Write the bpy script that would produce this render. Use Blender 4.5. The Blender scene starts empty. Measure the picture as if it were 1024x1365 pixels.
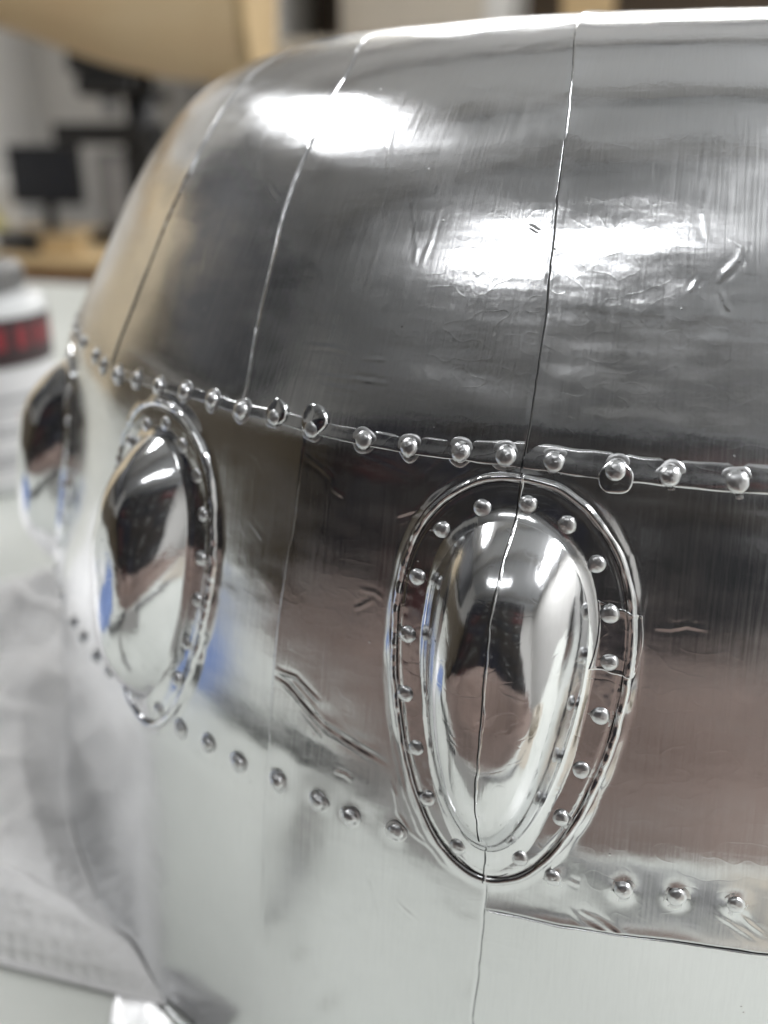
import bpy, math, random
import numpy as np
from mathutils import Matrix, Vector

# ------------------------------------------------------------------ camera, world, lamps, exposure
RS = 0.13                 # metres per cowl radius (radius at the upper rivet row)
ZB = 0.8253268            # height of the upper rivet row above the table, in cowl radii
scene = bpy.context.scene
COL = scene.collection

def setup_camera():
    d, h, f, pan, tilt = 1.80724258, 0.26874446, 1289.421, -0.27655763, 0.37348126
    cp, sp, ct, st = math.cos(pan), math.sin(pan), math.cos(tilt), math.sin(tilt)
    fw = Vector((sp*ct, cp*ct, -st)); r = Vector((cp, -sp, 0)); u = r.cross(fw)
    m = Matrix((r, u, -fw)).transposed().to_4x4()
    m.translation = Vector((0, -d, h+ZB))*RS
    cam = bpy.data.cameras.new('camera'); o = bpy.data.objects.new('camera', cam); COL.objects.link(o)
    o.matrix_world = m
    cam.sensor_fit = 'VERTICAL'; cam.sensor_height = 24.0; cam.lens = 24.0*f/1365.0
    cam.clip_start = 0.005; cam.clip_end = 100
    cam.dof.use_dof = True; cam.dof.focus_distance = 0.872*RS; cam.dof.aperture_fstop = 8.8
    cam.dof.aperture_blades = 0
    scene.camera = o
setup_camera()

w = bpy.data.worlds.new('World'); scene.world = w; w.use_nodes = True
w.node_tree.nodes['Background'].inputs[0].default_value = (0.10, 0.098, 0.094, 1)
w.node_tree.nodes['Background'].inputs[1].default_value = 1.0

def area(name, loc, sx, sy, rad, rz=0, col=(0.985, 0.99, 1.0)):
    l = bpy.data.lights.new(name, 'AREA'); l.shape = 'RECTANGLE'; l.size = sx; l.size_y = sy
    l.energy = rad*math.pi*sx*sy; l.color = col
    o = bpy.data.objects.new(name, l); COL.objects.link(o); o.location = loc; o.rotation_euler = (0, 0, rz)
    return o
area('ceiling_lamp_front', (-0.50, -1.18, 1.60), 1.05, 0.13, 8.0)
area('ceiling_lamp_side', (-1.40, 0.42, 1.60), 0.32, 0.60, 23.0)
area('ceiling_lamp_far', (-0.30, 3.10, 1.60), 1.50, 0.46, 23.0)
area('added_fill_lamp_right', (1.25, -0.25, 1.60), 0.30, 1.20, 32.0)  # added fill lamp out of sight, brightens the table
area('added_fill_lamp_right_far', (1.25, 1.75, 1.60), 0.30, 1.20, 32.0)  # second added fill, lifts the light from the right

scene.view_settings.view_transform = 'Standard'; scene.view_settings.look = 'None'
scene.view_settings.exposure = 0; scene.view_settings.gamma = 1
scene.view_settings.use_curve_mapping = False
scene.render.engine = 'CYCLES'
scene.cycles.use_denoising = True
scene.cycles.max_bounces = 4; scene.cycles.diffuse_bounces = 3; scene.cycles.glossy_bounces = 4; scene.cycles.transmission_bounces = 2
scene.cycles.use_light_tree = False; scene.cycles.use_adaptive_sampling = True; scene.cycles.adaptive_threshold = 0.03
scene.cycles.sample_clamp_indirect = 6.0

# ------------------------------------------------------------------ materials
def new_mat(name):
    m = bpy.data.materials.new(name); m.use_nodes = True
    nt = m.node_tree; b = nt.nodes['Principled BSDF']
    return m, nt, b
def node(nt, t, **kw):
    n = nt.nodes.new(t)
    for k, v in kw.items():
        if k == 'ins':
            for a, c in v.items(): n.inputs[a].default_value = c
        else: setattr(n, k, v)
    return n
def noise(nt, vec, scale, sc=(1, 1, 1), detail=3, rough=0.55, rot=(0, 0, 0), loc=(0, 0, 0)):
    mp = node(nt, 'ShaderNodeMapping'); mp.inputs['Scale'].default_value = sc; mp.inputs['Rotation'].default_value = rot
    mp.inputs['Location'].default_value = loc
    nt.links.new(vec, mp.inputs['Vector'])
    n = node(nt, 'ShaderNodeTexNoise'); n.inputs['Scale'].default_value = scale; n.inputs['Detail'].default_value = detail
    n.inputs['Roughness'].default_value = rough
    nt.links.new(mp.outputs[0], n.inputs['Vector'])
    return n.outputs['Fac']
def ramp(nt, fac, pts):
    r = node(nt, 'ShaderNodeValToRGB'); cr = r.color_ramp
    while len(cr.elements) > 1: cr.elements.remove(cr.elements[-1])
    for i, (p, c) in enumerate(pts):
        e = cr.elements[0] if i == 0 else cr.elements.new(p)
        e.position = p; e.color = c if len(c) == 4 else (*c, 1)
    nt.links.new(fac, r.inputs[0]); return r.outputs[0]
def maprange(nt, fac, a, b, c, d):
    n = node(nt, 'ShaderNodeMapRange', ins={1: a, 2: b, 3: c, 4: d}); nt.links.new(fac, n.inputs[0]); return n.outputs[0]
def math2(nt, op, a, b):
    n = node(nt, 'ShaderNodeMath', operation=op)
    for i, x in enumerate((a, b)):
        if isinstance(x, (int, float)): n.inputs[i].default_value = x
        else: nt.links.new(x, n.inputs[i])
    return n.outputs[0]
def bump(nt, h, dist, strength=1.0, prev=None):
    b = node(nt, 'ShaderNodeBump'); b.inputs['Distance'].default_value = dist; b.inputs['Strength'].default_value = strength
    nt.links.new(h, b.inputs['Height'])
    if prev is not None: nt.links.new(prev, b.inputs['Normal'])
    return b.outputs[0]

def foil(name, rough=0.15, rvar=0.08, ripple=1.0, hair=1.0, tint=(0.835, 0.845, 0.855), uv=True, seed=0.0, specks=True, crease=1.0, grain=0.28, aniso=0.0):
    m, nt, b = new_mat(name)
    tc = node(nt, 'ShaderNodeTexCoord')
    vec = tc.outputs['UV'] if uv else tc.outputs['Object']
    if not uv:
        mp = node(nt, 'ShaderNodeMapping'); s = 0.009; mp.inputs['Scale'].default_value = (s, s, s)
        nt.links.new(vec, mp.inputs['Vector']); vec = mp.outputs[0]
    b.inputs['Metallic'].default_value = 1.0
    if aniso:
        tg = node(nt, 'ShaderNodeTangent', direction_type='UV_MAP', uv_map='UVMap'); nt.links.new(tg.outputs[0], b.inputs['Tangent']); b.inputs['Anisotropic'].default_value = aniso
    # micro relief in one height field: shallow ripples, brushed hairlines along the axis, grain, fine creases, scratches
    def mul(x, k): return math2(nt, 'MULTIPLY', x, k)
    def add(x, y): return math2(nt, 'ADD', x, y)
    rn = noise(nt, vec, 1.0, (7, 16, 7), 2.5, 0.65, loc=(seed+4, 0, 0))
    rip = noise(nt, vec, 1.0, (8, 60, 8), 1.5, 0.5, rot=(0, 0, 0.05), loc=(seed, seed*2, 0))
    gr = noise(nt, vec, 1.0, (150, 120, 150), 1, 0.6, loc=(seed*3, seed, 0))
    h1 = noise(nt, vec, 1.0, (430, 9, 430), 1, 0.7, rot=(0, 0, 0.10), loc=(seed, 0, 0))
    cz = noise(nt, vec, 1.0, (26, 40, 26), 1, 0.5, rot=(0, 0, 0.6), loc=(seed*2, 7, 0))
    cz = math2(nt, 'POWER', math2(nt, 'SUBTRACT', 1.0, math2(nt, 'ABSOLUTE', mul(math2(nt, 'SUBTRACT', cz, 0.5), 2.0), 0.0)), 22.0)
    vo = node(nt, 'ShaderNodeTexVoronoi', ins={'Scale': 40.0}); nt.links.new(vec, vo.inputs['Vector'])
    sx = node(nt, 'ShaderNodeSeparateColor'); nt.links.new(vo.outputs['Color'], sx.inputs[0])
    dot = maprange(nt, vo.outputs['Distance'], 0.02, 0.05, 1.0, 0.0)
    hs = add(add(mul(rip, 16.0*ripple), mul(gr, 5.5*(0.5+ripple*0.5))), add(mul(h1, 6.5*hair), mul(cz, 4.0*crease)))
    if specks: hs = add(hs, mul(mul(dot, math2(nt, 'GREATER_THAN', sx.outputs[1], 0.65)), 28.0))
    nt.links.new(bump(nt, hs, 0.000001, 1.0), b.inputs['Normal'])
    r1 = maprange(nt, rn, 0.3, 0.72, rough-rvar*0.5, rough+rvar)
    nt.links.new(math2(nt, 'ADD', r1, maprange(nt, h1, 0.3, 0.7, -0.02, 0.035)), b.inputs['Roughness'])
    hl = noise(nt, vec, 1.0, (330, 22, 330), 3, 0.85, rot=(0, 0, 0.12), loc=(seed, 9, 0))
    tone = add(mul(rn, 0.35), mul(hl, 0.65))
    c1 = ramp(nt, tone, [(0.30, tuple(x*(1-0.20*grain) for x in tint)), (0.50, tint), (0.70, tuple(min(1, x*(1+0.10*grain)) for x in tint))])
    if specks:
        k = math2(nt, 'MULTIPLY', dot, math2(nt, 'GREATER_THAN', sx.outputs[0], 0.93))
        mix = node(nt, 'ShaderNodeMix', data_type='RGBA'); nt.links.new(k, mix.inputs[0]); nt.links.new(c1, mix.inputs[6])
        mix.inputs[7].default_value = (0.05, 0.045, 0.04, 1); c1 = mix.outputs[2]
    nt.links.new(c1, b.inputs['Base Color'])
    return m

def plain(name, col, rough=0.5, var=0.1, scale=8.0, metallic=0.0, bmp=0.0, sc=(1, 1, 1), coat=0.0):
    m, nt, b = new_mat(name)
    tc = node(nt, 'ShaderNodeTexCoord')
    f = noise(nt, tc.outputs['Object'], scale, sc, 5, 0.6)
    c = ramp(nt, f, [(0.25, tuple(x*(1-var) for x in col)), (0.75, tuple(min(1, x*(1+var)) for x in col))])
    nt.links.new(c, b.inputs['Base Color'])
    b.inputs['Roughness'].default_value = rough; b.inputs['Metallic'].default_value = metallic
    b.inputs['Coat Weight'].default_value = coat
    if bmp: nt.links.new(bump(nt, f, bmp), b.inputs['Normal'])
    return m

M = {}
M['nose'] = foil('nose_foil', 0.15, 0.08, 1.3, 1.0, seed=1.0, crease=0.5, aniso=0.8)
M['noser'] = foil('nose_foil_brushed', 0.155, 0.08, 1.6, 1.1, seed=7.0, crease=0.5, aniso=0.8)
M['mid'] = foil('side_foil', 0.145, 0.08, 0.35, 0.9, seed=3.0, crease=0.5, aniso=0.6)
M['low'] = foil('lower_foil', 0.16, 0.08, 0.5, 0.9, seed=5.0, aniso=0.6)
M['bright'] = foil('blister_foil', 0.10, 0.07, 0.9, 0.8, tint=(0.865, 0.875, 0.885), seed=9.0, crease=1.2, grain=0.25, aniso=0.3)
M['rivet'] = foil('rivet_foil', 0.29, 0.10, 0.6, 0.2, uv=False, seed=2.0, specks=False, grain=0.4)
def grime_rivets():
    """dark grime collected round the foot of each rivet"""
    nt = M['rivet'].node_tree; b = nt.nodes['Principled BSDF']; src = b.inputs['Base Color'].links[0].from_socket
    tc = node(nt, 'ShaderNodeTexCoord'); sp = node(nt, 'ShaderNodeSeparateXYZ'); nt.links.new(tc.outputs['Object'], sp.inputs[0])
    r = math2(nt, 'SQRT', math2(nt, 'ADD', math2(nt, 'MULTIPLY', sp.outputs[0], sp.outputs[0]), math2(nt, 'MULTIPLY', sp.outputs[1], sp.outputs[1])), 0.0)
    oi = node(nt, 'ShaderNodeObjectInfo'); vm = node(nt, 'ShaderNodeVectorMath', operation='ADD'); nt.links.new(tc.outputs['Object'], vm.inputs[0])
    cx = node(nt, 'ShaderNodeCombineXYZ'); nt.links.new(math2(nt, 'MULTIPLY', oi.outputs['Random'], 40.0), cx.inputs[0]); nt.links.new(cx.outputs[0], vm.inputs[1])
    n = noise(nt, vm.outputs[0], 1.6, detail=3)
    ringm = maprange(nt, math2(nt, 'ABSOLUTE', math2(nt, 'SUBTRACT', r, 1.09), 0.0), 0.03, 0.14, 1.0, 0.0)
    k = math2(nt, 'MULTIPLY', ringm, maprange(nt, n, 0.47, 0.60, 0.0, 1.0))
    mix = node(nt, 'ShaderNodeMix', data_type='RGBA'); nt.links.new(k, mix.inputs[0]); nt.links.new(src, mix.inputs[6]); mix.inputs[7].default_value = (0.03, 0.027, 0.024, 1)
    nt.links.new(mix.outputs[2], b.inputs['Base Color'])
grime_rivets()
M['crack'] = plain('dark_gap', (0.012, 0.011, 0.010), 0.7, 0.3, 300)

# ------------------------------------------------------------------ cowl surface: profile of revolution
def build_profile():
    P0, P1, A = np.array([1, 0.]), np.array([1.002973, -0.009243]), np.array([0.836065, 0.280621])
    P2, P3 = np.array([0.868158, 0.401480]), np.array([0.451294, 0.401480])
    t = np.linspace(0, 1, 300)[:, None]
    up = (1-t)**4*P0+4*t*(1-t)**3*P1+6*t*t*(1-t)**2*A+4*t**3*(1-t)*P2+t**4*P3
    a, b = np.array([1.103039, -0.8253268]), np.array([1.065525, -0.384566])
    lo = np.concatenate([a+(b-a)*np.linspace(0, 1, 100)[:-1, None], b+(P0-b)*np.linspace(0, 1, 100)[:-1, None]])
    B = np.concatenate([lo, up])
    ds = np.r_[0, np.cumsum(np.linalg.norm(np.diff(B, axis=0), axis=1))]
    s0 = np.interp(0, B[:, 1], ds)
    S = np.linspace(0, ds[-1], 1601); R = np.interp(S, ds, B[:, 0]); Z = np.interp(S, ds, B[:, 1])
    w = 70; k = np.hanning(2*w+1); k /= k.sum()
    def sm(x):
        e = np.r_[2*x[0]-x[w:0:-1], x, 2*x[-1]-x[-2:-w-2:-1]]
        return np.convolve(e, k, 'valid')
    R, Z = sm(R), sm(Z)
    # inner return of the nose lip
    tt = np.linspace(0, 1, 40)[1:]
    dS = np.hypot(np.gradient(R), np.gradient(Z)).mean()
    Ri = R[-1]-0.10*np.sin(tt*math.pi*0.55); Zi = Z[-1]-0.10*(1-np.cos(tt*math.pi*0.55))
    Si = S[-1]+np.cumsum(np.hypot(np.diff(np.r_[R[-1], Ri]), np.diff(np.r_[Z[-1], Zi])))
    return np.r_[S, Si]-s0, np.r_[R, Ri], np.r_[Z, Zi]
PS, PR, PZ = build_profile()
SMIN, SMAX = PS[0], PS[1600]
_e = 1e-3
def prof(s): return np.interp(s, PS, PR), np.interp(s, PS, PZ)
def prof_n(s):
    dr = np.interp(s+_e, PS, PR)-np.interp(s-_e, PS, PR); dz = np.interp(s+_e, PS, PZ)-np.interp(s-_e, PS, PZ)
    l = np.hypot(dr, dz); return dz/l, -dr/l
def surf(th, s, h=0.0):
    """world position (m) on the cowl at angle th (rad), arc length s and height h (in cowl radii)"""
    r, z = prof(s); nr, nz = prof_n(s); r = r+nr*h; z = z+nz*h
    return np.stack([r*np.sin(th), -r*np.cos(th), z+ZB], -1)*RS
def frame_at(th, s):
    nr, nz = prof_n(s); n = Vector((float(nr*math.sin(th)), float(-nr*math.cos(th)), float(nz)))
    t = Vector((math.cos(th), math.sin(th), 0)); return t, n.cross(t), n

def _hash(ix, iy, seed):
    v = np.sin(ix*127.1+iy*311.7+seed*74.7)*43758.5453
    return v-np.floor(v)
def vn(x, y, seed=0):
    ix, iy = np.floor(x), np.floor(y); fx, fy = x-ix, y-iy
    fx = fx*fx*fx*(fx*(fx*6-15)+10); fy = fy*fy*fy*(fy*(fy*6-15)+10)
    a, b = _hash(ix, iy, seed), _hash(ix+1, iy, seed); c, d = _hash(ix, iy+1, seed), _hash(ix+1, iy+1, seed)
    return (a+(b-a)*fx+(c-a)*fy+(a-b-c+d)*fx*fy)*2-1

def mesh_obj(name, V, F, mat, parent=None, uv=None, smooth=True, link=True):
    me = bpy.data.meshes.new(name)
    V = np.asarray(V, np.float32); 
    if isinstance(F, np.ndarray):
        n = len(F); k = F.shape[1]
        me.vertices.add(len(V)); me.vertices.foreach_set('co', V.ravel())
        me.loops.add(n*k); me.loops.foreach_set('vertex_index', F.astype(np.int32).ravel())
        me.polygons.add(n); me.polygons.foreach_set('loop_start', np.arange(0, n*k, k, dtype=np.int32))
        me.polygons.foreach_set('loop_total', np.full(n, k, np.int32))
        me.update(calc_edges=True)
    else:
        me.from_pydata([tuple(map(float, v)) for v in V], [], F); me.update()
    if uv is not None:
        l = me.uv_layers.new(name='UVMap'); idx = np.empty(len(me.loops), np.int32); me.loops.foreach_get('vertex_index', idx)
        l.data.foreach_set('uv', np.asarray(uv, np.float32)[idx].ravel())
    if smooth: me.polygons.foreach_set('use_smooth', np.ones(len(me.polygons), bool))
    me.materials.append(mat); me.validate()
    o = bpy.data.objects.new(name, me)
    if link: COL.objects.link(o)
    if parent is not None: o.parent = parent
    return o
def grid_faces(nu, nv, wrap=False):
    i = np.arange(nu if wrap else nu-1)[:, None]; j = np.arange(nv-1)[None]; i2 = (i+1) % nu
    return np.stack([i*nv+j, i2*nv+j, i2*nv+j+1, i*nv+j+1], -1).reshape(-1, 4)
def tag(o, label=None, cat=None, group=None, kind=None):
    for k, v in (('label', label), ('category', cat), ('group', group), ('kind', kind)):
        if v: o[k] = v
    return o
def empty(name, loc=(0, 0, 0), rz=0):
    o = bpy.data.objects.new(name, None); COL.objects.link(o); o.location = loc; o.rotation_euler = (0, 0, rz); o.empty_display_size = 0.02
    return o

# ------------------------------------------------------------------ measured lines and rivets on the cowl (angle, arc length)
ROW1 = [(-1.16, 0.002), (-1.08, 0.002), (-1.0, 0.002), (-0.93, 0.002), (-0.8672, 0.0022), (-0.7828, -0.0005), (-0.7423, -0.0058), (-0.6867, -0.0075), (-0.6321, -0.0023), (-0.5769, 0.0011), (-0.5222, 0.0043), (-0.4709, 0.0044), (-0.4232, 0.0013), (-0.3742, 0.0027), (-0.3246, -0.0014), (-0.2628, -0.0027), (-0.2141, -0.0025), (-0.1625, 0.0004), (-0.1201, 0.0024), (-0.0767, 0.0021), (-0.0233, -0.0003), (0.0217, -0.0008), (0.0764, -0.0018), (0.131, -0.001), (0.181, 0.001), (0.235, 0.0), (0.287, 0.001), (0.34, 0.0)]
ROW2 = [(-1.05, -0.413), (-0.9834, -0.4116), (-0.9169, -0.4031), (-0.8066, -0.3925), (-0.7555, -0.3921), (-0.7001, -0.3933), (-0.6508, -0.3901), (-0.4837, -0.3903), (-0.4349, -0.3871), (-0.3876, -0.3894), (-0.3318, -0.3881), (-0.2803, -0.3908), (-0.2432, -0.3936), (-0.1925, -0.3915), (-0.0419, -0.3938), (0.0191, -0.3914), (0.0637, -0.3893), (0.1126, -0.3897), (0.163, -0.39), (0.213, -0.391), (0.262, -0.39)]
TH0, DTH = -0.1030, 2*math.pi/14          # main blister, spacing of the fourteen blisters
BLK = [-3, -2, -1, 0, 1]
def poly(pts):
    a = np.array(sorted(pts, key=lambda q: q[0])); return lambda x: np.interp(x, a[:, 0], a[:, 1])
def seam(pts, sd):
    a = np.array(sorted([(s, t) for t, s in pts])); 
    def f(s):
        s = np.asarray(s, float)
        k = (np.interp(s-0.02, a[:, 0], a[:, 1])+np.interp(s, a[:, 0], a[:, 1])+np.interp(s+0.02, a[:, 0], a[:, 1]))/3
        return k+0.0007*vn(s*30, s*0+sd, sd)+0.0004*vn(s*110, s*0+sd, sd+5)
    return f
s_row1 = lambda th: poly(ROW1)(th)*0.8
S1 = seam([(-0.1968, 0.6132), (-0.1298, 0.3861), (-0.1177, 0.2938), (-0.1114, 0.218), (-0.1049, 0.1332), (-0.1022, 0.0507), (-0.1036, -0.0076)], 1)
S1b = seam([(-0.1037, 0.02), (-0.1043, -0.0449), (-0.0998, -0.4198), (-0.0997, -0.4815), (-0.104, -0.571), (-0.104, -0.84)], 2)
S2 = seam([(-0.6351, 0.571), (-0.4838, 0.4139), (-0.4625, 0.3196), (-0.4605, 0.2368), (-0.4484, 0.1606), (-0.4412, 0.103), (-0.4223, 0.0231), (-0.4241, 0.0)], 3)
S2b = seam([(-0.3327, 0.0), (-0.3343, -0.0861), (-0.3453, -0.1767), (-0.3483, -0.2527), (-0.3461, -0.3562), (-0.3496, -0.5002), (-0.3502, -0.84)], 4)
S3 = seam([(-0.80, 0.46), (-0.7736, 0.4163), (-0.7305, 0.3323), (-0.7173, 0.2612), (-0.7156, 0.1954), (-0.7135, 0.1459), (-0.712, 0.0)], 5)
EDGE = lambda th: np.interp(th, [-0.10, -0.0497, -0.0164, 0.0226, 0.0668, 0.1441, 0.7], [-0.4466, -0.4434, -0.4421, -0.4394, -0.436, -0.4369, -0.4369])+0.0006*vn(th*60, th*0, 9)
WR=[(1.6,2.6,[(-0.3404,0.3192),(-0.3309,0.2877),(-0.3226,0.2582)]),
(1.4,2.4,[(-0.2811,0.2414),(-0.2696,0.2197),(-0.2561,0.1895),(-0.2531,0.1707)]),
(1.0,2.2,[(-0.2423,0.2285),(-0.2417,0.1979),(-0.2453,0.1712)]),
(1.5,2.6,[(0.0337,0.2645),(0.0312,0.2322),(0.0365,0.208)]),
(1.8,2.8,[(0.0688,0.2073),(0.0662,0.1917),(0.0537,0.1779),(0.0496,0.169)]),
(1.4,2.2,[(0.0563,0.2098),(0.0704,0.2019),(0.0765,0.1885)]),
(1.2,2,[(0.0526,0.1644),(0.0574,0.1513),(0.0624,0.1448)]),
(1.2,2.2,[(-0.57,0.3096),(-0.5551,0.2848),(-0.5434,0.2612)]),
(1.3,2.2,[(-0.5103,0.2483),(-0.4861,0.234),(-0.4734,0.2292)]),
(1.0,2,[(-0.5814,0.1673),(-0.5739,0.1497),(-0.5696,0.1339)]),
(-1.2,3.0,[(-0.35,-0.2674),(-0.3268,-0.2714),(-0.3064,-0.2856),(-0.2819,-0.3025),(-0.2549,-0.3099),(-0.2208,-0.3175),(-0.2043,-0.3219)]),
(1.2,2.6,[(-0.3415,-0.2722),(-0.3191,-0.2815),(-0.299,-0.2957),(-0.2726,-0.3076),(-0.2459,-0.3152),(-0.2161,-0.3242)]),
(1.4,2.2,[(-0.3424,-0.2623),(-0.3179,-0.2626),(-0.2981,-0.2744),(-0.2856,-0.2811)]),
(1.1,2,[(-0.3153,-0.2912),(-0.2982,-0.3039),(-0.2788,-0.3182)]),
(1.2,2,[(-0.2646,-0.3495),(-0.2516,-0.349),(-0.2427,-0.3534)]),
(1.2,2,[(-0.2029,-0.3379),(-0.1962,-0.3521),(-0.1923,-0.3716),(-0.1796,-0.3865),(-0.1521,-0.3997)]),
(0.7,2.0,[(0.0216,-0.1351),(0.0358,-0.1347),(0.0476,-0.1305),(0.0679,-0.1324)]),
(0.35,2.0,[(0.0231,-0.1308),(0.0417,-0.1326),(0.0562,-0.1241)]),
(-1.5,2.2,[(-0.2199,-0.0726),(-0.2072,-0.0666),(-0.1925,-0.059)]),
(1.6,2.0,[(-0.2201,-0.0711),(-0.2074,-0.0645),(-0.1912,-0.0566)]),
(1.8,2.6,[(-0.0259,-0.4214),(-0.0138,-0.4324),(0.0031,-0.4389),(0.0179,-0.4453)]),
(1.6,2.4,[(-0.0179,-0.4226),(-0.0044,-0.4274),(0.0106,-0.4353),(0.0262,-0.4449)]),
(1.4,2.2,[(-0.0095,-0.4203),(0.0056,-0.4298),(0.0215,-0.4427),(0.0364,-0.4518)]),
(1.0,2,[(0.0945,-0.4002),(0.1176,-0.415),(0.1376,-0.4284)]),
(1.0,2,[(0.1093,-0.3938),(0.1262,-0.4088),(0.1423,-0.4212)]),
(1.4,2,[(-0.0288,-0.3924),(-0.0213,-0.3953),(-0.0187,-0.3955)]),
(0.9,1.8,[(-0.2229,-0.4543),(-0.2139,-0.4735),(-0.2077,-0.5035)]),
(0.9,1.8,[(-0.1895,-0.4722),(-0.1788,-0.4797),(-0.1643,-0.4874)]),
(1.0,2.2,[(-0.2954,-0.0556),(-0.2844,-0.0596),(-0.2754,-0.0623)]),
(0.9,2.2,[(-0.453,0.0095),(-0.4138,-0.0015)]),
(0.9,2.4,[(-0.4066,-0.0387),(-0.3894,-0.0448),(-0.3806,-0.0572)]),
(1.1,2.4,[(-0.3407,-0.0261),(-0.3062,-0.0388),(-0.2918,-0.0474)]),
(1.1,2.4,[(-0.1991,-0.0315),(-0.1857,-0.0167),(-0.1779,-0.0085)]),
(1.0,2.4,[(-0.2735,-0.0182),(-0.231,-0.0258),(-0.2021,-0.032)]),
(0.9,2.5,[(-0.0006,-0.046),(-0.0011,-0.066),(-0.006,-0.0868)]),
(0.9,2.2,[(-0.2372,-0.1571),(-0.2489,-0.1661),(-0.2568,-0.1712)]),
(0.8,2.2,[(-0.2537,-0.1495),(-0.2355,-0.149),(-0.2253,-0.1543)]),
(0.8,1.8,[(-0.1385,0.2171),(-0.1253,0.2102)]),
(1.2,2.0,[(-0.0981,-0.4028),(-0.0951,-0.4274)]),
(1.4,2.4,[(-0.219,-0.1528),(-0.2203,-0.1915),(-0.217,-0.2296),(-0.2105,-0.2674),(-0.201,-0.3046),(-0.1863,-0.3488),(-0.1682,-0.3842),(-0.144,-0.4097),(-0.1272,-0.4194)]),
(1.5,2.2,[(0.0112,-0.0847),(0.012,-0.1253)]),
(1.2,2.2,[(-0.0469,-0.0245),(-0.0229,-0.0418),(-0.0042,-0.0731),(0.0039,-0.0923)]),
(1.0,2,[(-0.3685,0.0793),(-0.3291,0.0817),(-0.3,0.0797)]),
(0.9,2,[(-0.3379,0.0518),(-0.2918,0.0541),(-0.2484,0.0544)]),
(0.9,2,[(-0.3248,0.042),(-0.2798,0.0444)]),
(0.8,1.8,[(-0.2893,0.0749),(-0.259,0.0768)]),
(0.8,2,[(0.0249,0.1601),(0.0304,0.1738)]),
(0.8,2,[(-0.3991,-0.1096),(-0.3757,-0.1282)]),
(0.7,1.6,[(-0.4046,-0.1109),(-0.3862,-0.1292)])]

# blister outline: polar radius about (0, BC), symmetric
BC = -0.185
def egg(bT, bB, c0, c1, c2, BC=BC):
    """teardrop outline -> polar radius about (0, BC)"""
    t = np.linspace(0, math.pi, 1500); b = (bT+bB)/2+(bT-bB)/2*np.cos(t); a = np.sin(t)*(c0+c1*np.cos(t)+c2*np.cos(2*t))
    ph = np.arctan2(np.maximum(a, 0), b-BC); r = np.hypot(a, b-BC); ph[0] = 0; ph[-1] = math.pi
    return lambda x: np.interp(np.abs((np.asarray(x)+math.pi) % (2*math.pi)-math.pi), ph, r)
R_out = egg(-0.0117, -0.4169, 0.1188, 0.0211, 0.0063)
R_foot = egg(-0.0660, -0.3540, 0.0685, 0.0165, 0.0050)
R_footD = egg(-0.0660, -0.3540, 0.0685, 0.0165, 0.0050, -0.170)      # the same about the dome's summit
H_DOME = 0.066
def blister_dist(a, b):
    """approx. signed distance outside the blister outline"""
    ph = np.arctan2(a, b-BC); return np.hypot(a, b-BC)-R_out(ph)
DC = -0.170                        # summit of the dome
EXPO = 0.72
def dome_prof(rho, ph):
    pw = 2.3+2.6*((1-np.cos(ph))/2)**2
    return 0.0040+0.0065*np.clip((1.30-rho)/0.18, 0, 1)**2.0+(H_DOME-0.0065)*np.clip(1-np.clip(rho/1.12, 0, 1)**pw, 0, 1)**1.0
def blister_h(a, b):
    """height of the finished blister above the skin at local (a, b)"""
    phD = np.arctan2(a, b-DC); h = dome_prof(np.hypot(a, b-DC)/R_footD(phD), phD)
    ph = np.arctan2(a, b-BC); r = np.hypot(a, b-BC); fr = (R_out(ph)-r)/np.maximum(R_out(ph)-1.08*R_foot(ph), 1e-6)
    return np.maximum(h*(fr > 0.2), np.interp(fr, [-0.02, 0.0, 0.04, 0.10, 0.16, 0.2, 0.25], [0.001, 0.003, 0.0060, 0.0066, 0.0056, 0.0042, 0.004], left=0.001))
def dome_pt(t):
    r = R_foot(PH); ao, bo = r*np.sin(PH), BC+r*np.cos(PH)
    return ao*t, DC+(bo-DC)*t, dome_prof(np.full_like(ao, t), np.arctan2(ao, bo-DC))
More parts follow.
